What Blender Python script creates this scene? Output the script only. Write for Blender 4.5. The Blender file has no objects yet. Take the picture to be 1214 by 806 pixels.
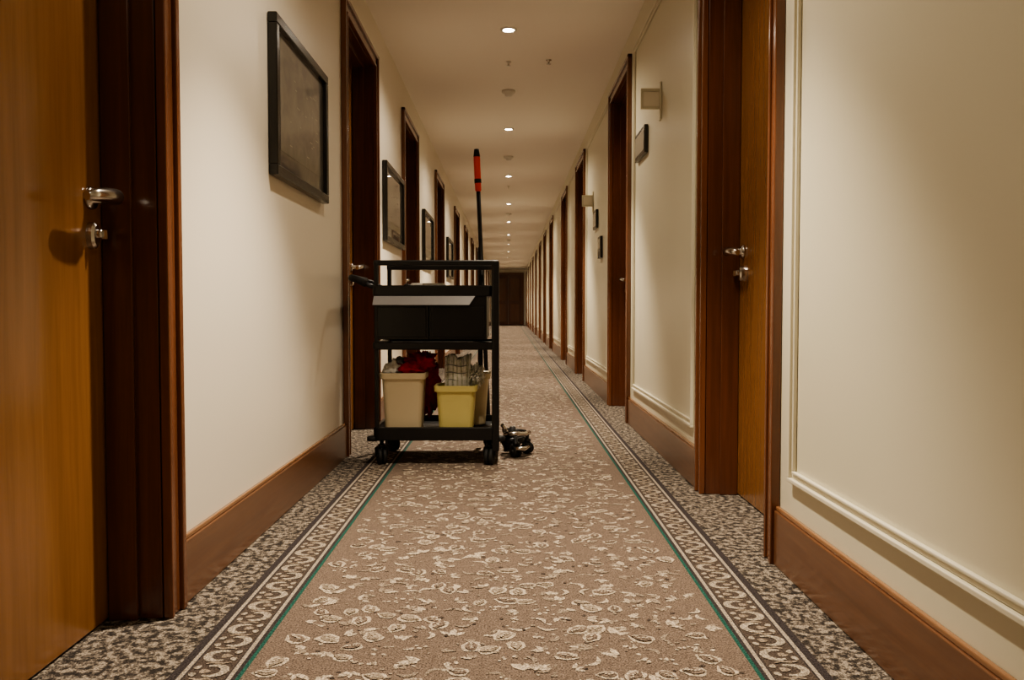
import bpy, math, random
from mathutils import Vector, Matrix, noise
random.seed(7)
S = bpy.context.scene
COL = S.collection
H = 0.736; WL = 0.82; WR = 0.78; ZC = 2.50; YB = -2.2; YE = 38.0

# ------------------------------------------------------------------ materials
def new_mat(name):
    m = bpy.data.materials.new(name); m.use_nodes = True
    nt = m.node_tree; b = nt.nodes['Principled BSDF']
    return m, nt, b
def plain(name, col, rough=0.5, metal=0.0, bump=0.0, bscale=200, var=0.0, coat=0.0):
    m, nt, b = new_mat(name)
    b.inputs['Base Color'].default_value = (*col, 1)
    b.inputs['Roughness'].default_value = rough
    b.inputs['Metallic'].default_value = metal
    b.inputs['Coat Weight'].default_value = coat
    tc = nt.nodes.new('ShaderNodeTexCoord')
    n = nt.nodes.new('ShaderNodeTexNoise'); n.inputs['Scale'].default_value = bscale
    n.inputs['Detail'].default_value = 3
    nt.links.new(tc.outputs['Object'], n.inputs['Vector'])
    if bump > 0:
        bp = nt.nodes.new('ShaderNodeBump'); bp.inputs['Strength'].default_value = bump
        bp.inputs['Distance'].default_value = 0.002
        nt.links.new(n.outputs['Fac'], bp.inputs['Height']); nt.links.new(bp.outputs['Normal'], b.inputs['Normal'])
    if var > 0:
        r = nt.nodes.new('ShaderNodeValToRGB')
        r.color_ramp.elements[0].position = .3; r.color_ramp.elements[1].position = .7
        r.color_ramp.elements[0].color = (*[c*(1-var) for c in col], 1)
        r.color_ramp.elements[1].color = (*[min(1, c*(1+var)) for c in col], 1)
        nt.links.new(n.outputs['Fac'], r.inputs['Fac']); nt.links.new(r.outputs['Color'], b.inputs['Base Color'])
    return m
def wood(name, c1, c2, rough=0.3, scale=(14, 14, .7), coat=0.4):
    m, nt, b = new_mat(name)
    tc = nt.nodes.new('ShaderNodeTexCoord'); mp = nt.nodes.new('ShaderNodeMapping')
    mp.inputs['Scale'].default_value = scale
    n = nt.nodes.new('ShaderNodeTexNoise'); n.inputs['Scale'].default_value = 3; n.inputs['Detail'].default_value = 8
    n.inputs['Roughness'].default_value = .65; n.inputs['Distortion'].default_value = .4
    r = nt.nodes.new('ShaderNodeValToRGB')
    r.color_ramp.elements[0].position = .3; r.color_ramp.elements[1].position = .72
    r.color_ramp.elements[0].color = (*c1, 1); r.color_ramp.elements[1].color = (*c2, 1)
    nt.links.new(tc.outputs['Object'], mp.inputs['Vector']); nt.links.new(mp.outputs['Vector'], n.inputs['Vector'])
    nt.links.new(n.outputs['Fac'], r.inputs['Fac']); nt.links.new(r.outputs['Color'], b.inputs['Base Color'])
    b.inputs['Roughness'].default_value = rough; b.inputs['Coat Weight'].default_value = coat
    b.inputs['Coat Roughness'].default_value = .16
    return m
def carpet(name, cols, scale, pos=None, rough=.95):
    m, nt, b = new_mat(name)
    tc = nt.nodes.new('ShaderNodeTexCoord')
    n = nt.nodes.new('ShaderNodeTexNoise'); n.inputs['Scale'].default_value = scale; n.inputs['Detail'].default_value = 4
    n.inputs['Roughness'].default_value = .7
    r = nt.nodes.new('ShaderNodeValToRGB'); cr = r.color_ramp
    while len(cr.elements) < len(cols): cr.elements.new(.5)
    for i, c in enumerate(cols):
        cr.elements[i].position = pos[i] if pos else .3+.4*i/(len(cols)-1)
        cr.elements[i].color = (*c, 1)
    nt.links.new(tc.outputs['Object'], n.inputs['Vector']); nt.links.new(n.outputs['Fac'], r.inputs['Fac'])
    f = nt.nodes.new('ShaderNodeTexNoise'); f.inputs['Scale'].default_value = 260; f.inputs['Detail'].default_value = 3
    nt.links.new(tc.outputs['Object'], f.inputs['Vector'])
    mr = nt.nodes.new('ShaderNodeMapRange'); mr.inputs[1].default_value = .32; mr.inputs[2].default_value = .68
    mr.inputs[3].default_value = .3; mr.inputs[4].default_value = 1.7
    nt.links.new(f.outputs['Fac'], mr.inputs[0])
    mx = nt.nodes.new('ShaderNodeMix'); mx.data_type = 'RGBA'; mx.blend_type = 'MULTIPLY'; mx.inputs[0].default_value = 1
    nt.links.new(r.outputs['Color'], mx.inputs[6]); nt.links.new(mr.outputs[0], mx.inputs[7])
    nt.links.new(mx.outputs[2], b.inputs['Base Color'])
    bp = nt.nodes.new('ShaderNodeBump'); bp.inputs['Strength'].default_value = .6; bp.inputs['Distance'].default_value = .003
    nt.links.new(f.outputs['Fac'], bp.inputs['Height']); nt.links.new(bp.outputs['Normal'], b.inputs['Normal'])
    b.inputs['Roughness'].default_value = rough
    b.inputs['Specular IOR Level'].default_value = .1
    return m
M = {}
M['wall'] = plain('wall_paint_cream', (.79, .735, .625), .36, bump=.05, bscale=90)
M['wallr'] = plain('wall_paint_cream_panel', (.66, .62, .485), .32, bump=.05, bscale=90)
M['ceil'] = plain('ceiling_paint', (.87, .82, .75), .8, bump=.03)
M['mould'] = plain('moulding_paint', (.69, .65, .52), .30)
M['leaf'] = wood('door_leaf_honey_wood', (.205, .092, .031), (.280, .130, .048), .26)
M['frame'] = wood('door_frame_mahogany', (.082, .028, .014), (.135, .047, .022), .22)
M['casing'] = wood('door_casing_mahogany', (.120, .044, .020), (.200, .076, .036), .20)
M['base'] = wood('baseboard_wood', (.125, .055, .026), (.19, .086, .042), .28, (14, .7, 14))
M['basecap'] = wood('baseboard_cap_wood', (.22, .108, .052), (.30, .155, .075), .26, (14, .7, 14))
M['chrome'] = plain('brushed_steel', (.58, .55, .51), .22, 1.0)
M['black'] = plain('black_plastic', (.0045, .0045, .005), .36, bump=.1)
M['blacks'] = plain('black_satin_bin', (.0035, .0035, .0035), .30)
M['rubber'] = plain('black_rubber', (.008, .008, .008), .7)
M['pframe'] = plain('picture_frame_black', (.014, .012, .010), .25)
M['tile'] = carpet('carpet_field_taupe', [(.130, .098, .079), (.200, .152, .121)], 60)
M['cream'] = carpet('carpet_cream_yarn', [(.36, .295, .225), (.54, .455, .36)], 90)
M['cream2'] = carpet('carpet_beige_yarn', [(.22, .175, .135), (.31, .25, .195)], 90)
M['dark'] = carpet('carpet_dark_yarn', [(.035, .03, .032), (.06, .05, .05)], 90)
M['brown'] = carpet('carpet_brown_yarn', [(.060, .046, .040), (.10, .078, .064)], 90)
M['bcream'] = carpet('carpet_border_cream', [(.26, .22, .175), (.42, .36, .29)], 90)
M['green'] = carpet('carpet_green_yarn', [(.02, .075, .060), (.03, .110, .086)], 90)
M['mott'] = carpet('carpet_mottled_edge', [(.035, .03, .027), (.105, .087, .073), (.30, .255, .205)], 48, [.43, .5, .57])

def art_mat(name, d):
    m, nt, b = new_mat(name)
    tc = nt.nodes.new('ShaderNodeTexCoord')
    n = nt.nodes.new('ShaderNodeTexNoise'); n.inputs['Scale'].default_value = 9; n.inputs['Detail'].default_value = 8
    n.inputs['Distortion'].default_value = 1.5
    r = nt.nodes.new('ShaderNodeValToRGB'); r.color_ramp.elements[0].position = .35; r.color_ramp.elements[1].position = .75
    r.color_ramp.elements[0].color = (.085*d, .079*d, .064*d, 1); r.color_ramp.elements[1].color = (.155*d, .143*d, .116*d, 1)
    nt.links.new(tc.outputs['Object'], n.inputs['Vector']); nt.links.new(n.outputs['Fac'], r.inputs['Fac'])
    nt.links.new(r.outputs['Color'], b.inputs['Base Color'])
    b.inputs['Roughness'].default_value = .5; b.inputs['Coat Weight'].default_value = 1; b.inputs['Coat Roughness'].default_value = .02
    b.inputs['Coat IOR'].default_value = 1.9
    return m
M['art'] = art_mat('framed_print_under_glass', 1.0)
M['mat'] = art_mat('picture_mount_under_glass', .85)
M['pline'] = plain('print_ink_highlights', (.28, .26, .21), .5, coat=1)
M['bktbeige'] = plain('bucket_beige_plastic', (.62, .53, .36), .4)
M['bktyellow'] = plain('bucket_yellow_plastic', (.64, .56, .22), .35)
M['red'] = plain('red_cloth', (.38, .02, .045), .85, bump=.5, bscale=60, var=.3)
M['redgrip'] = plain('red_grip', (.75, .045, .02), .45)
M['whitecloth'] = plain('white_cloth', (.62, .60, .54), .9, bump=.6, bscale=50, var=.2)
M['greycloth'] = plain('grey_cloth', (.20, .20, .20), .9, bump=.5, bscale=60, var=.3)
M['lightgrey'] = plain('light_grey_plastic', (.34, .34, .36), .35)
M['white'] = plain('white_plastic', (.75, .73, .68), .4)
M['greenish'] = plain('green_white_bristle', (.40, .40, .30), .8, var=.3, bscale=90)
m, nt, b = new_mat('downlight_glow'); b.inputs['Base Color'].default_value = (1, .9, .75, 1)
b.inputs['Emission Color'].default_value = (1, .9, .76, 1); b.inputs['Emission Strength'].default_value = 50
M['glow'] = m

# ------------------------------------------------------------------ mesh helper
class Geo:
    def __init__(s): s.v = []; s.f = []; s.m = []; s.sm = []; s.mats = []
    def mi(s, k):
        if k not in s.mats: s.mats.append(k)
        return s.mats.index(k)
    def face(s, idx, k, smooth=False): s.f.append(tuple(idx)); s.m.append(s.mi(k)); s.sm.append(smooth)
    def box(s, a, b, k):
        x0, x1 = sorted((a[0], b[0])); y0, y1 = sorted((a[1], b[1])); z0, z1 = sorted((a[2], b[2]))
        n = len(s.v)
        s.v += [(x0,y0,z0),(x1,y0,z0),(x1,y1,z0),(x0,y1,z0),(x0,y0,z1),(x1,y0,z1),(x1,y1,z1),(x0,y1,z1)]
        for q in ((0,3,2,1),(4,5,6,7),(0,1,5,4),(1,2,6,5),(2,3,7,6),(3,0,4,7)): s.face([n+i for i in q], k)
    def tube(s, pts, r, k, seg=12, closed=False):
        pts = [Vector(p) for p in pts]; N = len(pts)
        rs = r if isinstance(r, (list, tuple)) else [r]*N
        rings = []; up = None
        for i, p in enumerate(pts):
            if closed: t = pts[(i+1) % N]-pts[i-1]
            else: t = (pts[min(i+1, N-1)]-pts[max(i-1, 0)])
            t.normalize()
            if up is None:
                up = t.orthogonal().normalized()
            else:
                up = (up-t*up.dot(t)).normalized()
            w = t.cross(up); n = len(s.v); rings.append(n)
            for j in range(seg):
                a = 2*math.pi*j/seg
                s.v.append(tuple(p+(up*math.cos(a)+w*math.sin(a))*rs[i]))
        cnt = N if closed else N-1
        for i in range(cnt):
            a, c = rings[i], rings[(i+1) % N]
            for j in range(seg):
                j2 = (j+1) % seg
                s.face((a+j, a+j2, c+j2, c+j), k, True)
        if not closed:
            s.face([rings[0]+j for j in reversed(range(seg))], k); s.face([rings[-1]+j for j in range(seg)], k)
    def lathe(s, c, axis, prof, k, seg=24, caps=True):
        c = Vector(c); ax = Vector(axis).normalized(); u = ax.orthogonal().normalized(); w = ax.cross(u)
        rings = []
        for r, h in prof:
            rings.append(len(s.v))
            for j in range(seg):
                a = 2*math.pi*j/seg
                s.v.append(tuple(c+ax*h+(u*math.cos(a)+w*math.sin(a))*max(r, 1e-5)))
        for a, d in zip(rings, rings[1:]):
            for j in range(seg):
                j2 = (j+1) % seg; s.face((a+j, a+j2, d+j2, d+j), k, True)
        if caps:
            s.face([rings[0]+j for j in reversed(range(seg))], k); s.face([rings[-1]+j for j in range(seg)], k)
    def loft(s, loops, k, cap0=True, cap1=False, smooth=False):
        st = []; n = len(loops[0])
        for L in loops:
            st.append(len(s.v)); s.v += [tuple(p) for p in L]
        for a, d in zip(st, st[1:]):
            for j in range(n):
                j2 = (j+1) % n; s.face((a+j, a+j2, d+j2, d+j), k, smooth)
        if cap0: s.face([st[0]+j for j in reversed(range(n))], k)
        if cap1: s.face([st[-1]+j for j in range(n)], k)
    def blob(s, c, rad, k, amp=.25, fr=18, seg=20, seed=0):
        c = Vector(c); n0 = len(s.v); R = seg//2
        for i in range(R+1):
            th = math.pi*i/R
            for j in range(seg):
                ph = 2*math.pi*j/seg
                d = Vector((math.sin(th)*math.cos(ph), math.sin(th)*math.sin(ph), math.cos(th)))
                q = 1+amp*noise.noise(d*fr*.12+Vector((seed, 0, 0)))*2+amp*.6*noise.noise(d*fr*.35+Vector((0, seed, 0)))
                s.v.append(tuple(c+Vector((d.x*rad[0], d.y*rad[1], d.z*rad[2]))*q))
        for i in range(R):
            for j in range(seg):
                j2 = (j+1) % seg
                s.face((n0+i*seg+j, n0+(i+1)*seg+j, n0+(i+1)*seg+j2, n0+i*seg+j2), k, True)
    def obj(s, name, parent=None, bevel=0, segs=2):
        me = bpy.data.meshes.new(name); me.from_pydata(s.v, [], s.f); me.update()
        for k in s.mats: me.materials.append(M[k])
        me.polygons.foreach_set('material_index', s.m); me.polygons.foreach_set('use_smooth', s.sm)
        o = bpy.data.objects.new(name, me); COL.objects.link(o)
        if parent: o.parent = parent
        if bevel:
            md = o.modifiers.new('bevel', 'BEVEL'); md.width = bevel; md.segments = segs; md.limit_method = 'ANGLE'
            md.angle_limit = math.radians(50)
        return o
def empty(name, loc=(0, 0, 0)):
    e = bpy.data.objects.new(name, None); e.empty_display_size = .1; COL.objects.link(e); return e

# ------------------------------------------------------------------ doors & walls
DW = 1.06; CAS = .08; LIN = .018; TH = .22; REC = .125
left = [(0.98, 2.06), (4.17, 5.23), (6.5, 7.55), (9.4, 10.5), (12.7, 13.76)] + [(y, y+1.06) for y in (15.6, 18.4, 21.2, 24, 27, 30, 33.2)]
right = [(2.40, 3.40), (5.38, 6.44), (8.55, 9.61), (11.1, 12.16), (14.6, 15.66)] + [(y, y+1.06) for y in (17.3, 20, 23, 26, 29, 32, 35)]
def build_side(tag, sd, W, doors, top, wm):
    X = lambda v: sd*(W-v)       # v>0 into corridor
    g = Geo(); cur = YB; zt = top-CAS+LIN
    bb = Geo(); prev = YB
    for a, b in doors:
        o0, o1 = a+CAS-LIN, b-CAS+LIN
        g.box((X(0), cur, 0), (X(-TH), o0, ZC), wm)
        g.box((X(0), o0, zt), (X(-TH), o1, ZC), wm)
        bb.box((X(.001), prev, 0.001), (X(.018), a, .158), 'base')
        bb.box((X(.001), prev, .158), (X(.013), a, .170), 'basecap')
        cur = o1; prev = b
    g.box((X(0), cur, 0), (X(-TH), YE, ZC), wm)
    bb.box((X(.001), prev, 0.001), (X(.018), YE, .158), 'base')
    bb.box((X(.001), prev, .158), (X(.013), YE, .170), 'basecap')
    g.obj('wall_'+tag)
    bb.obj('baseboard_'+tag, bevel=.003)
    return X
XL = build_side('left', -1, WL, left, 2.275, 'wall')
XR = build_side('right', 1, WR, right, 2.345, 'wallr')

def handle(par, X, yh, zh):
    """lever + key escutcheon; leaf face at v=-REC; lever runs toward -y"""
    g = Geo(); sgn = 1 if X(1) > X(0) else -1
    def P(v, y, z): return (X(-REC+v), y, z)
    ax = (sgn, 0, 0)
    g.lathe(P(0, yh, zh), ax, [(.025, 0), (.026, .004), (.024, .010), (.013, .012), (.012, .03)], 'chrome')
    pts = [P(.02, yh, zh), P(.048, yh, zh), P(.062, yh-.006, zh), P(.069, yh-.02, zh), P(.069, yh-.06, zh-.001), P(.064, yh-.10, zh-.005), P(.056, yh-.125, zh-.010)]
    g.tube(pts, [.012, .012, .016, .018, .016, .0145, .010], 'chrome', 14)
    g.obj('lever_handle', par)
    g = Geo(); z2 = zh-.084
    g.loft([[P(0, yh+.021*math.cos(t), z2+.031*math.sin(t)) for t in [i*math.pi/12 for i in range(24)]],
            [P(.012, yh+.020*math.cos(t), z2+.030*math.sin(t)) for t in [i*math.pi/12 for i in range(24)]],
            [P(.017, yh+.014*math.cos(t), z2+.024*math.sin(t)) for t in [i*math.pi/12 for i in range(24)]]], 'chrome', True, True)
    g.lathe(P(.012, yh, z2+.004), ax, [(.011, 0), (.011, .014), (.009, .018)], 'chrome')
    g.box(P(.028, yh-.002, z2-.008), P(.040, yh+.002, z2+.012), 'chrome')
    g.obj('lock_escutcheon', par)

def make_door(n, X, a, b, top, zh=1.02):
    par = empty('door_%d' % n)
    o0, o1 = a+CAS, b-CAS; zt = top-CAS
    e = .001
    g = Geo()
    for (lo, hi, d) in ((a, a+.022, .028), (a+.022, o0-.014, .018), (o0-.014, o0, .024)):
        g.box((X(e), lo, 0.001), (X(d), hi, top-(lo-a)), 'casing')
    for (lo, hi, d) in ((b-.022, b, .028), (o1+.014, b-.022, .018), (o1, o1+.014, .024)):
        g.box((X(e), lo, 0.001), (X(d), hi, top-(b-hi)), 'casing')
    for (lo, hi, d) in ((top-.022, top, .028), (zt+.014, top-.022, .018), (zt, zt+.014, .024)):
        k = top-hi
        g.box((X(e), a+k, lo), (X(d), b-k, hi), 'casing')
    g.obj('casing', par, bevel=.003)
    g = Geo()
    L = LIN-.001
    for (y0, y1) in ((o0-L, o0), (o1, o1+L)): g.box((X(-.001), y0, .001), (X(-.19), y1, zt+L), 'frame')
    g.box((X(-.001), o0, zt), (X(-.19), o1, zt+L), 'frame')
    st = .014
    for (y0, y1) in ((o0, o0+st), (o1-st, o1)): g.box((X(-.055), y0, .001), (X(-REC+.002), y1, zt), 'frame')
    g.box((X(-.055), o0, zt-st), (X(-REC+.002), o1, zt), 'frame')
    g.obj('jamb', par, bevel=.002)
    g = Geo(); g.box((X(-REC), o0+.002, .006), (X(-REC-.045), o1-.002, zt-.002), 'leaf'); g.obj('leaf', par, bevel=.002)
    g = Geo(); g.box((X(-.13), o0, .001), (X(-.19), o1, .005), 'dark'); g.obj('threshold', par)
    handle(par, X, o1-.065, zh)
n = 1
for a, b in left: make_door(n, XL, a, b, 2.275, .985); n += 1
for a, b in right: make_door(n, XR, a, b, 2.345, .955); n += 1

def panel(name, X, y0, y1, z0, z1):
    g = Geo()
    for off, w, d in ((0, .013, .016), (.013, .012, .007), (.025, .009, .012)):
        A0, A1, B0, B1 = y0+off, y1-off, z0+off, z1-off
        g.box((X(.0005), A0, B0), (X(d), A1, B0+w), 'mould'); g.box((X(.0005), A0, B1-w), (X(d), A1, B1), 'mould')
        g.box((X(.0005), A0, B0+w), (X(d), A0+w, B1-w), 'mould'); g.box((X(.0005), A1-w, B0+w), (X(d), A1, B1-w), 'mould')
    g.obj(name, bevel=.004, segs=3)
k = 1
panel('trim_%d' % k, XR, -1.8, 2.30, .262, 2.34); k += 1
for i in range(len(right)-1):
    y0 = right[i][1]+.13; y1 = right[i+1][0]-.13
    panel('trim_%d' % k, XR, y0, y1, .235, 2.34); k += 1

g = Geo(); g.box((-WL-TH, YB-.2, ZC), (WR+TH, YE+.2, ZC+.1), 'ceil'); g.obj('ceiling')
g = Geo(); g.box((-WL-TH, YB-.2, 0), (WR+TH, YB, ZC), 'wall'); g.obj('wall_back')
g = Geo(); g.box((-WL-TH, YE, 0), (WR+TH, YE+.2, ZC), 'wall'); g.obj('wall_end')
par = empty('door_%d' % n)
g = Geo()
g.box((-.72, YE-.001, .001), (-.62, YE-.04, 2.25), 'casing'); g.box((.58, YE-.001, .001), (.68, YE-.04, 2.25), 'casing')
g.box((-.72, YE-.001, 2.25), (.68, YE-.04, 2.36), 'casing'); g.obj('casing', par, .004)
g = Geo()
for x0, x1 in ((-.62, -.022), (-.018, .58)):
    g.box((x0, YE-.001, .005), (x1, YE-.022, 2.25), 'frame')
    for z0, z1 in ((.15, .95), (1.1, 2.1)): g.box((x0+.1, YE-.022, z0), (x1-.1, YE-.032, z1), 'casing')
g.obj('double_leaf', par, .004)

# ------------------------------------------------------------------ carpet floor
C0 = -0.017
g = Geo()
def strip(x0, x1, k, z=0.0):
    n = len(g.v); ys = [YB] + [i*2.0 for i in range(-1, 19)] + [YE]
    for y in ys: g.v += [(x0, y, z), (x1, y, z)]
    for i in range(len(ys)-1): g.face((n+2*i, n+2*i+1, n+2*i+3, n+2*i+2), k)
edges = [(.518, .527, 'green'), (.527, .536, 'dark'), (.536, .545, 'bcream'), (.545, .548, 'dark'), (.548, .632, 'brown'),
         (.632, .636, 'dark'), (.636, .645, 'bcream'), (.645, .664, 'dark')]
strip(C0-.518, C0+.518, 'tile')
for a, b, k_ in edges:
    strip(C0+a, C0+b, k_); strip(C0-b, C0-a, k_)
strip(-WL-TH, C0-.664, 'mott'); strip(C0+.664, WR+TH, 'mott')
g.box((-WL-TH, YB-.2, -.08), (WR+TH, YE+.2, -.002), 'dark')
def jit(z): return z+random.random()*.0012
def poly(pts, k, z):
    z = jit(z); n = len(g.v); g.v.extend([(p[0], p[1], z) for p in pts]); g.face(range(n, n+len(pts)), k)
def stroke(pts, w, k, z, closed=False):
    z = jit(z); n = len(g.v); N = len(pts)
    for i, p in enumerate(pts):
        if closed: q0, q1 = pts[i-1], pts[(i+1) % N]
        else: q0, q1 = pts[max(i-1, 0)], pts[min(i+1, N-1)]
        tx, ty = q1[0]-q0[0], q1[1]-q0[1]; L = math.hypot(tx, ty) or 1; nx, ny = -ty/L, tx/L
        ww = w[i] if isinstance(w, list) else w
        g.v.append((p[0]+nx*ww/2, p[1]+ny*ww/2, z)); g.v.append((p[0]-nx*ww/2, p[1]-ny*ww/2, z+1e-5))
    for i in range(N if closed else N-1):
        j = (i+1) % N; g.face((n+2*i+1, n+2*j+1, n+2*j, n+2*i), k)
def tf(pts, cx, cy, ang, s):
    c, q = math.cos(ang), math.sin(ang)
    return [(cx+s*(x*c-y*q), cy+s*(x*q+y*c)) for x, y in pts]
def leafshape(n=14, w=.42, wob=0.0, f=5):
    P = []
    for i in range(n):
        t = 2*math.pi*i/n
        x = math.cos(t); y = w*math.sin(t)*(1-.35*x)*(1+wob*math.sin(f*t+1))
        P.append((x*.5*(1+wob*.6*math.cos(f*t)), y))
    return P
Z1, Z2 = .0006, .0022
def motif(cx, cy, detail):
    r = random.random(); a = random.uniform(0, 2*math.pi)
    if r < .30:   # leaf with outline and veined centre
        s = random.uniform(.044, .064)
        poly(tf(leafshape(14, .38, .10), cx, cy, a, s), 'cream', Z1)
        P = leafshape(12, .27, .15, 4)
        poly(tf(P, cx, cy, a, s*.80), 'cream2' if random.random() < .5 else 'tile', Z2)
        for o in (-.2, -.08, .05, .17, .28):
            poly(tf(leafshape(6, .3), *tf([(o, random.uniform(-.07, .07))], cx, cy, a, s)[0], a+1, s*.16), 'cream', Z2+.0014)
    elif r < .68:  # spray of slender petals
        s = random.uniform(.026, .042)
        m_ = random.choice((2, 3, 3, 4))
        for q_ in range(m_):
            a2 = a+(q_-(m_-1)/2)*random.uniform(.6, .95); s2 = s*random.uniform(.7, 1.1)
            poly(tf(leafshape(10, random.uniform(.17, .28), .12), cx+s2*.6*math.cos(a2), cy+s2*.6*math.sin(a2), a2, s2), 'cream' if random.random() < .62 else 'cream2', Z1)
    elif r < .86:
        s = random.uniform(.036, .056); c = random.choice((-1, 1)); P = []
        for i in range(9):
            t = i/8; P.append((t-.5, c*.30*math.sin(t*math.pi)))
        stroke(tf(P, cx, cy, a, s), [.002+.010*math.sin(math.pi*i/8) for i in range(9)], 'cream' if random.random() < .5 else 'cream2', Z1)
    else:
        for _ in range(5):
            poly(tf(leafshape(7, .4), cx+random.uniform(-.02, .02), cy+random.uniform(-.02, .02), random.uniform(0, 6), random.uniform(.008, .015)), 'cream', Z1)
pitch = .060
j = -1
while True:
    j += 1
    y = .6+j*pitch
    if y > YE-.1: break
    nx = 17
    for i in range(nx):
        x = C0-.485+.97*(i+.5*(j % 2)*.9)/(nx-.5) + random.uniform(-.018, .018)
        yy = y+random.uniform(-.02, .02)
        if abs(x-C0) > .480: continue
        motif(x, yy, y < 7)
        for _ in range(3):
            if random.random() < .6:
                dx, dy = random.uniform(-.032, .032), random.uniform(-.032, .032)
                if abs(x+dx-C0) < .495:
                    poly(tf(leafshape(7, .34), x+dx, yy+dy, random.uniform(0, 6), random.uniform(.007, .017)), random.choice(('cream2', 'cream2', 'brown', 'cream')), Z1)
for sd in (-1, 1):
    j = 0; y = .55
    while y < YE-.1:
        cx = C0+sd*.590; m_ = 1 if j % 2 else -1
        P = [(.026*math.cos(t), .025*math.sin(t)) for t in [(-2.1+4.2*i/12) for i in range(13)]]
        stroke([(cx+m_*(p[0]+.004), y+p[1]) for p in P], [.007+.011*math.sin(math.pi*i/12) for i in range(13)], 'bcream', Z1)
        poly(tf(leafshape(8, .42, .1), cx-m_*.010, y, 0, .024), 'cream2', Z1)
        poly(tf(leafshape(8, .36), cx-m_*.030, y+.018, 1.2, .020), 'bcream', Z1)
        poly(tf(leafshape(8, .36), cx-m_*.030, y-.018, -1.2, .020), 'bcream', Z1)
        stroke([(cx-m_*.020, y+.034), (cx-m_*.006, y+.040), (cx+m_*.012, y+.036), (cx+m_*.030, y+.042)], [.005, .008, .008, .004], 'cream2', Z1)
        y += .076; j += 1
g.obj('floor')

# ------------------------------------------------------------------ pictures
def picture(X, y0, y1, z0, z1):
    par = empty('framed_picture')
    g = Geo(); w = .036; d = .034
    for (a0, a1, b0, b1) in ((y0, y1, z0, z0+w), (y0, y1, z1-w, z1), (y0, y0+w, z0+w, z1-w), (y1-w, y1, z0+w, z1-w)):
        g.box((X(.002), a0, b0), (X(d), a1, b1), 'pframe')
    g.obj('frame', par, .004)
    g = Geo(); g.box((X(.002), y0+w, z0+w), (X(.016), y1-w, z1-w), 'mat')
    g.obj('mount', par)
    q = .10
    g = Geo(); g.box((X(.0162), y0+q, z0+q), (X(.0175), y1-q, z1-q), 'art'); g.obj('print', par)
    g = Geo()
    for i in range(22):
        yy = y0+q+.04+(y1-y0-2*q-.08)*random.random(); zz = z0+q+.03+(z1-z0-2*q-.06)*random.random()
        L = .03*random.random()
        g.box((X(.0176), yy-L, zz), (X(.018), yy+L, zz+.003), 'pline')
    g.obj('print_lines', par)
picture(XL, 2.90, 3.72, 1.195, 1.745)
picture(XL, 5.50, 6.43, 1.18, 1.70)
picture(XL, 8.0, 8.95, 1.15, 1.68)
picture(XL, 11.1, 12.1, 1.15, 1.68)
def notice(X, y0, y1, z0, z1):
    g = Geo()
    g.box((X(.002), y0, z0), (X(.022), y1, z1), 'pframe')
    g.box((X(.022), y0+.02, z0+.02), (X(.024), y1-.02, z1-.02), 'pline')
    g.obj('framed_notice', None, .003)
notice(XR, 4.74, 5.10, 1.61, 1.765)
notice(XR, 7.35, 7.62, 1.44, 1.60)
notice(XR, 7.0, 7.2, 1.16, 1.34)
def bracket(X, y, z):   # small painted projecting room-number frame
    g = Geo()
    g.box((X(.001), y-.022, z-.10), (X(.010), y+.022, z+.09), 'wallr')
    for a, b in (((.010, .045), (.105, .060)), ((.010, -.045), (.105, -.030)), ((.092, -.030), (.105, .045))):
        g.box((X(a[0]), y-.006, z+a[1]), (X(b[0]), y+.006, z+b[1]), 'wallr')
    g.box((X(.010), y-.002, z-.030), (X(.092), y+.002, z+.045), 'wall')
    g.obj('projecting_wall_sign', None, .002)
bracket(XR, 4.35, 1.80); bracket(XR, 7.8, 1.72)

# ------------------------------------------------------------------ ceiling fittings & lamps
def spot(e, ang, bl):
    L = bpy.data.lights.new('downlight_lamp', 'SPOT'); L.energy = e; L.color = (1, .86, .675)
    L.spot_size = math.radians(ang); L.spot_blend = bl; L.shadow_soft_size = .035
    return L
ly = [-.55, 2.4] + [5.4+2.95*i for i in range(11)]
for y in ly:
    g = Geo()
    g.lathe((0, y, ZC), (0, 0, -1), [(.052, .0), (.052, .004), (.046, .009), (.036, .007), (.034, .001)], 'white', 28, False)
    g.lathe((0, y, ZC-.0015), (0, 0, -1), [(.036, 0), (.034, .0015)], 'glow', 24)
    par = g.obj('recessed_downlight')
    kf = .42 if y < 0 else 1
    for nm, e, ang, bl in (('lamp_beam', 215*kf, 78, .6), ('lamp_spill', 38*kf, 150, .6)):
        o = bpy.data.objects.new(nm, spot(e, ang, bl)); o.location = (0, y, ZC-.02); o.parent = par; COL.objects.link(o)
for y in (6.9, 9.85, 15.7, 21.6):
    g = Geo(); g.lathe((0, y, ZC-.0005), (0, 0, -1), [(.055, 0), (.055, .015), (.050, .022), (.034, .026), (.030, .042), (.012, .047)], 'white', 28)
    g.obj('smoke_detector')
for x, y in ((0, 6.1), (.285, 6.05), (0, 12.2)):
    g = Geo(); g.lathe((x, y, ZC-.0005), (0, 0, -1), [(.020, 0), (.020, .004), (.008, .008), (.006, .026), (.016, .028), (.016, .031)], 'chrome' if x else 'white', 16)
    g.obj('sprinkler_head')

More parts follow.
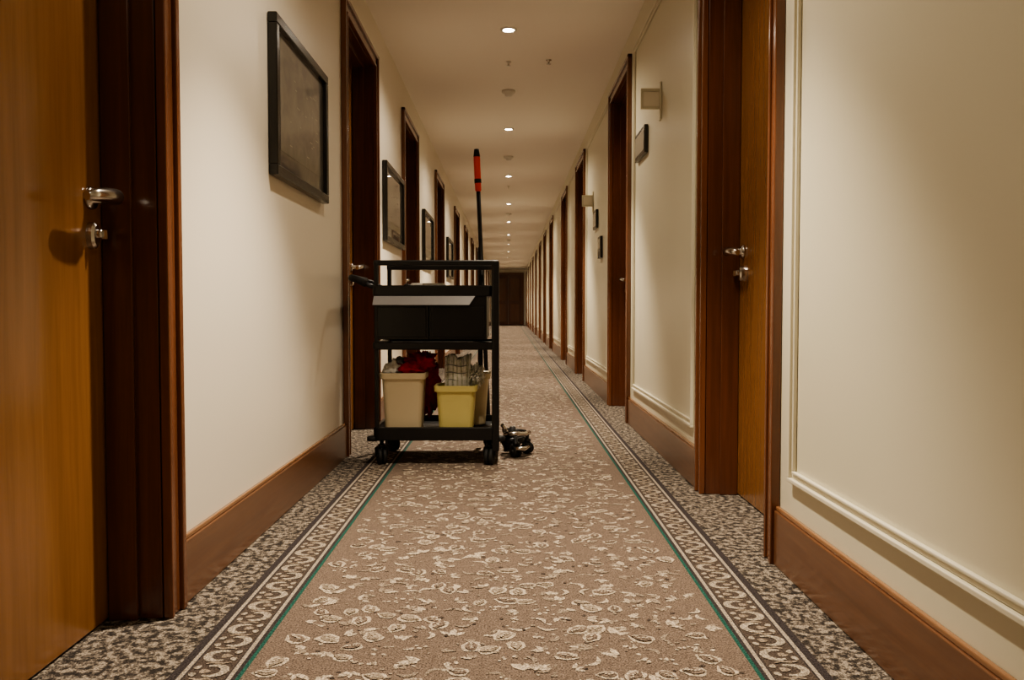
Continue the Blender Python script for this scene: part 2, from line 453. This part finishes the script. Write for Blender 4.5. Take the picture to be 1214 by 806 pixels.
# ------------------------------------------------------------------ housekeeping cart
cart = empty('housekeeping_cart')
x0, x1, y0, y1 = -.635, -.050, 3.92, 4.40
def rrect(cx, cy, hx, hy, r, z, n=5):
    P = []
    for qx, qy, a0 in ((1, 1, 0), (-1, 1, 90), (-1, -1, 180), (1, -1, 270)):
        for i in range(n):
            a = math.radians(a0+90*i/(n-1)); P.append((cx+qx*(hx-r)+r*math.cos(a), cy+qy*(hy-r)+r*math.sin(a), z))
    return P
cx, cy = (x0+x1)/2, (y0+y1)/2; hx, hy = (x1-x0)/2, (y1-y0)/2
g = Geo()
def slab(cx, cy, hx, hy, za, zb, k='black', r=.03, lip=0):
    L = [rrect(cx, cy, hx-.004, hy-.004, r, za), rrect(cx, cy, hx, hy, r, za+.005), rrect(cx, cy, hx, hy, r, zb-.004), rrect(cx, cy, hx-.004, hy-.004, r, zb)]
    if lip:
        L += [rrect(cx, cy, hx-.018, hy-.018, r*.7, zb), rrect(cx, cy, hx-.022, hy-.022, r*.7, zb-lip)]
    g.loft(L, k, True, True)
slab(cx, cy, hx, hy, .120, .182, lip=.03)
g.obj('bottom_shelf', cart)
g = Geo(); slab(cx, cy, hx, hy, .545, .580, r=.02, lip=.012); g.obj('middle_shelf', cart)
g = Geo(); slab(cx-.012, cy, hx-.012, hy, .795, .845, r=.025, lip=.03); g.obj('top_tray', cart)
g = Geo()
for px, w in ((x0+.018, .016), (x1-.016, .022)):
    for py in (y0+.022, y1-.022):
        g.box((px-w/2-.002, py-.014, .16), (px+w/2+.002, py+.014, .955), 'black')
for py in (y0+.022, y1-.022):
    g.box((x0+.006, py-.012, .937), (x1-.004, py+.012, .962), 'black')
g.box((x1-.028, y0+.02, .935), (x1-.006, y1-.02, .958), 'black')
g.box((x1-.026, y0-.006, .07), (x1+.006, y0+.03, .96), 'black')
g.obj('frame_posts', cart, .005)
g = Geo()
for bx0, bx1 in ((x0+.012, cx-.030), (cx-.027, x1-.052)):
    g.box((bx0, y0+.010, .592), (bx1, y1-.03, .795), 'blacks')
    g.box((bx0+.012, y0+.004, .604), (bx1-.012, y0+.010, .745), 'blacks')
g.obj('storage_bins', cart, .006, 3)
g = Geo()
n_ = len(g.v)
zA, zB = .795, .754
g.v += [(x0+.006, y0-.022, zB), (x1-.132, y0-.022, zB), (x1-.105, y0-.002, zA), (x0+.010, y0-.002, zA),
        (x0+.006, y0-.018, zB-.001), (x1-.132, y0-.018, zB-.001), (x1-.105, y0+.003, zA), (x0+.010, y0+.003, zA)]
for q in ((0,1,2,3),(7,6,5,4),(0,4,5,1),(1,5,6,2),(2,6,7,3),(3,7,4,0)): g.face([n_+i for i in q], 'lightgrey')
g.obj('label_flap', cart)
g = Geo(); hz = -.022
g.tube([(x0+.02, y0+.03, .855+hz), (x0-.02, y0+.03, .868+hz), (x0-.075, y0+.03, .896+hz), (x0-.098, y0+.05, .901+hz), (x0-.100, y1-.05, .901+hz), (x0-.075, y1-.03, .896+hz), (x0-.02, y1-.03, .868+hz), (x0+.02, y1-.03, .855+hz)], .011, 'black', 12)
g.tube([(x0-.03, y0+.03, .873+hz), (x0-.07, y0+.03, .894+hz), (x0-.100, y0+.045, .902+hz), (x0-.102, y1-.045, .902+hz)], .017, 'rubber', 12)
g.obj('push_handle', cart)
def caster(g, x, y, r=.042, yaw=0.0, z=0):
    c, s_ = math.cos(yaw), math.sin(yaw)
    ax = (c, s_, 0)
    for o in (-.011, .011):
        cc = (x+ax[0]*o, y+ax[1]*o, z+r)
        g.lathe((cc[0]-ax[0]*.009, cc[1]-ax[1]*.009, cc[2]), ax, [(r*.5, 0), (r*.9, .0), (r, .004), (r, .014), (r*.9, .018), (r*.5, .018)], 'rubber', 20)
    g.lathe((x-ax[0]*.026, y-ax[1]*.026, z+r), ax, [(.008, 0), (.011, .003), (.011, .049), (.008, .052)], 'black', 14)
    for o in (-.024, .024):
        p = (x+ax[0]*o, y+ax[1]*o)
        g.tube([(p[0], p[1], z+r), (p[0]-s_*.012, p[1]+c*.012, z+r*1.9), (x, y, z+r*2.25)], [.007, .009, .011], 'black', 8)
    g.lathe((x, y, z+r*2.1), (0, 0, 1), [(.018, 0), (.018, .012), (.010, .014), (.010, .04)], 'black', 16)
g = Geo()
for px, py, yw in ((x0+.035, y0+.05, .3), (x1-.04, y0+.045, -.2), (x0+.035, y1-.05, .8), (x1-.05, y1-.05, .2)):
    caster(g, px, py, .040, yw)
g.obj('casters', cart)
g = Geo()
g.lathe((x0-.004, y0+.03, .115), (0, 0, 1), [(.02, 0), (.027, .003), (.027, .02), (.02, .024)], 'rubber', 16)
g.lathe((x1+.006, y0+.03, .115), (0, 0, 1), [(.02, 0), (.027, .003), (.027, .02), (.02, .024)], 'rubber', 16)
g.obj('corner_bumpers', cart)

def bucket(name, cx, cy, z, wb, wt, db, dt, h, k):
    g = Geo(); r = .025
    L = [rrect(cx, cy, wb/2-.006, db/2-.006, r, z), rrect(cx, cy, wb/2, db/2, r, z+.008),
         rrect(cx, cy, wt/2-.004, dt/2-.004, r, z+h-.028), rrect(cx, cy, wt/2+.006, dt/2+.006, r, z+h-.026),
         rrect(cx, cy, wt/2+.008, dt/2+.008, r, z+h), rrect(cx, cy, wt/2+.002, dt/2+.002, r, z+h+.002),
         rrect(cx, cy, wt/2-.007, dt/2-.007, r*.8, z+h-.004), rrect(cx, cy, wb/2-.004, db/2-.004, r*.8, z+.01)]
    g.loft(L, k, True, True, False)
    return g.obj(name, None)
ZB = .154
bk1 = bucket('bucket', -.500, 4.04, ZB, .172, .205, .14, .17, .278, 'bktbeige')
bk2 = bucket('bucket', -.250, 4.04, ZB, .160, .190, .14, .17, .218, 'bktyellow')
bk3 = bucket('bucket', -.178, 4.27, ZB, .120, .160, .15, .18, .26, 'bktbeige')
for bk in (bk1, bk2, bk3): bk.parent = cart
g = Geo()
g.blob((-.465, 4.05, .445), (.062, .06, .04), 'red', .35, 22, 26, 3)
g.blob((-.420, 4.08, .480), (.062, .05, .045), 'red', .45, 26, 26, 9)
g.blob((-.385, 4.19, .36), (.040, .05, .13), 'red', .35, 26, 26, 12)
g.obj('red_cleaning_cloth', cart)
g = Geo(); g.blob((-.550, 4.03, .445), (.040, .045, .038), 'whitecloth', .4, 22, 22, 5)
g.tube([(-.555, 4.05, .42), (-.540, 4.05, .480), (-.510, 4.05, .487)], .012, 'greycloth', 10)
g.blob((-.525, 4.07, .465), (.04, .04, .035), 'greycloth', .4, 22, 22, 15)
g.obj('white_cloth', cart)
g = Geo()
for i in range(15):
    xx = -.300+i*.0078; yy = 4.045-.018*math.sin(math.pi*i/14)
    tz = .500+.012*math.sin(i*.55)
    g.tube([(xx, yy, .25), (xx+.004*math.sin(i*.4), yy-.004, .40), (xx+.010*math.sin(i*.5), yy, tz), (xx+.010*math.sin(i*.5), yy+.02, tz+.006)], [.0062, .0068, .0062, .005], ('whitecloth', 'greenish', 'whitecloth')[i % 3], 8)
g.blob((-.245, 4.085, .44), (.055, .035, .060), 'whitecloth', .15, 20, 20, 4)
for zz in (.395, .43, .465):
    g.tube([(-.302+.0156*i, 4.039-.020*math.sin(math.pi*i/7), zz+.004*math.sin(i)) for i in range(8)], .0025, 'greycloth', 6)
g.obj('rolled_towel', cart)
g = Geo()
c = Vector((-.160, 4.06, .420))
for i in range(210):
    d = Vector((random.gauss(0, 1), random.gauss(0, 1), random.gauss(0, 1))).normalized()
    L = random.uniform(.030, .052)
    p2 = c+Vector((d.x*L*1.05, d.y*L, d.z*L*1.4))
    g.tube([c+d*.01, c+d*L*.6, p2+Vector((0, 0, -.006))], [.002, .003, .0035], 'whitecloth' if i % 3 else 'greenish', 5)
g.tube([(-.185, 4.08, .2), (-.165, 4.06, .42)], .008, 'white', 10)
g.obj('mop_duster', cart)
g = Geo()
g.lathe((-.44, 4.10, .815), (0, 0, 1), [(.035, 0), (.036, .003), (.036, .040), (.030, .045)], 'white', 20)
g.box((-.41, 4.02, .815), (-.31, 4.16, .858), 'whitecloth')
g.box((-.50, 4.05, .815), (-.480, 4.16, .856), 'greycloth')
g.obj('toiletry_supplies', cart, .003)
g = Geo()
p0 = Vector((-.105, 4.46, .10)); p1 = Vector((-.168, 4.46, 1.555)); q = lambda t: p0.lerp(p1, t)
g.tube([q(0), q(.87)], .0115, 'black', 12)
g.tube([q(.86), q(.865), q(.98), q(1)], [.012, .0165, .0175, .013], 'redgrip', 14)
g.tube([q(.89), q(.905)], .0185, 'rubber', 14); g.tube([q(.985), q(1.012)], [.018, .012], 'rubber', 14)
g.tube([(-.15, 4.47, .10), (-.15, 4.47, 1.06)], .014, 'black', 12)
g.obj('mop_pole', cart)

par = empty('wheeled_mop_base')
g = Geo()
caster(g, .035, 4.16, .030, .5); caster(g, .095, 4.27, .030, 1.1); caster(g, -.005, 4.36, .030, .2)
g.obj('wheels', par)
g = Geo()
g.tube([(-.02, 4.22, .105), (.03, 4.18, .112), (.085, 4.24, .105), (.105, 4.32, .10)], .012, 'chrome', 10)
g.tube([(-.03, 4.32, .11), (.02, 4.34, .11), (.085, 4.30, .105)], .012, 'black', 10)
g.tube([(-.032, 4.17, .16), (-.015, 4.20, .13), (.01, 4.23, .11)], .009, 'chrome', 10)
g.lathe((.02, 4.26, .09), (0, 0, 1), [(.03, 0), (.045, .005), (.045, .02), (.02, .03), (.015, .05)], 'black', 20)
g.tube([(.04, 4.12, .05), (.075, 4.14, .045), (.10, 4.18, .05)], [.008, .012, .008], 'chrome', 10)
g.lathe((.02, 4.26, .055), (0, 0, 1), [(.05, 0), (.065, .005), (.065, .03), (.05, .035)], 'black', 20)
g.obj('base_frame', par)

# ------------------------------------------------------------------ world / camera
w = bpy.data.worlds.new('world'); S.world = w; w.use_nodes = True
w.node_tree.nodes['Background'].inputs[0].default_value = (.02, .018, .015, 1)
cam = bpy.data.cameras.new('camera'); co = bpy.data.objects.new('camera', cam); COL.objects.link(co)
cam.sensor_width = 36; cam.lens = 36*1000/1214; cam.clip_start = .02; cam.clip_end = 200
co.location = (0, 0, H)
co.rotation_euler = (math.radians(90)-math.atan(37/1000), 0, -math.atan(4/1000))
S.camera = co
S.view_settings.view_transform = 'AgX'
S.view_settings.look = 'AgX - Medium High Contrast'
S.view_settings.exposure = .62
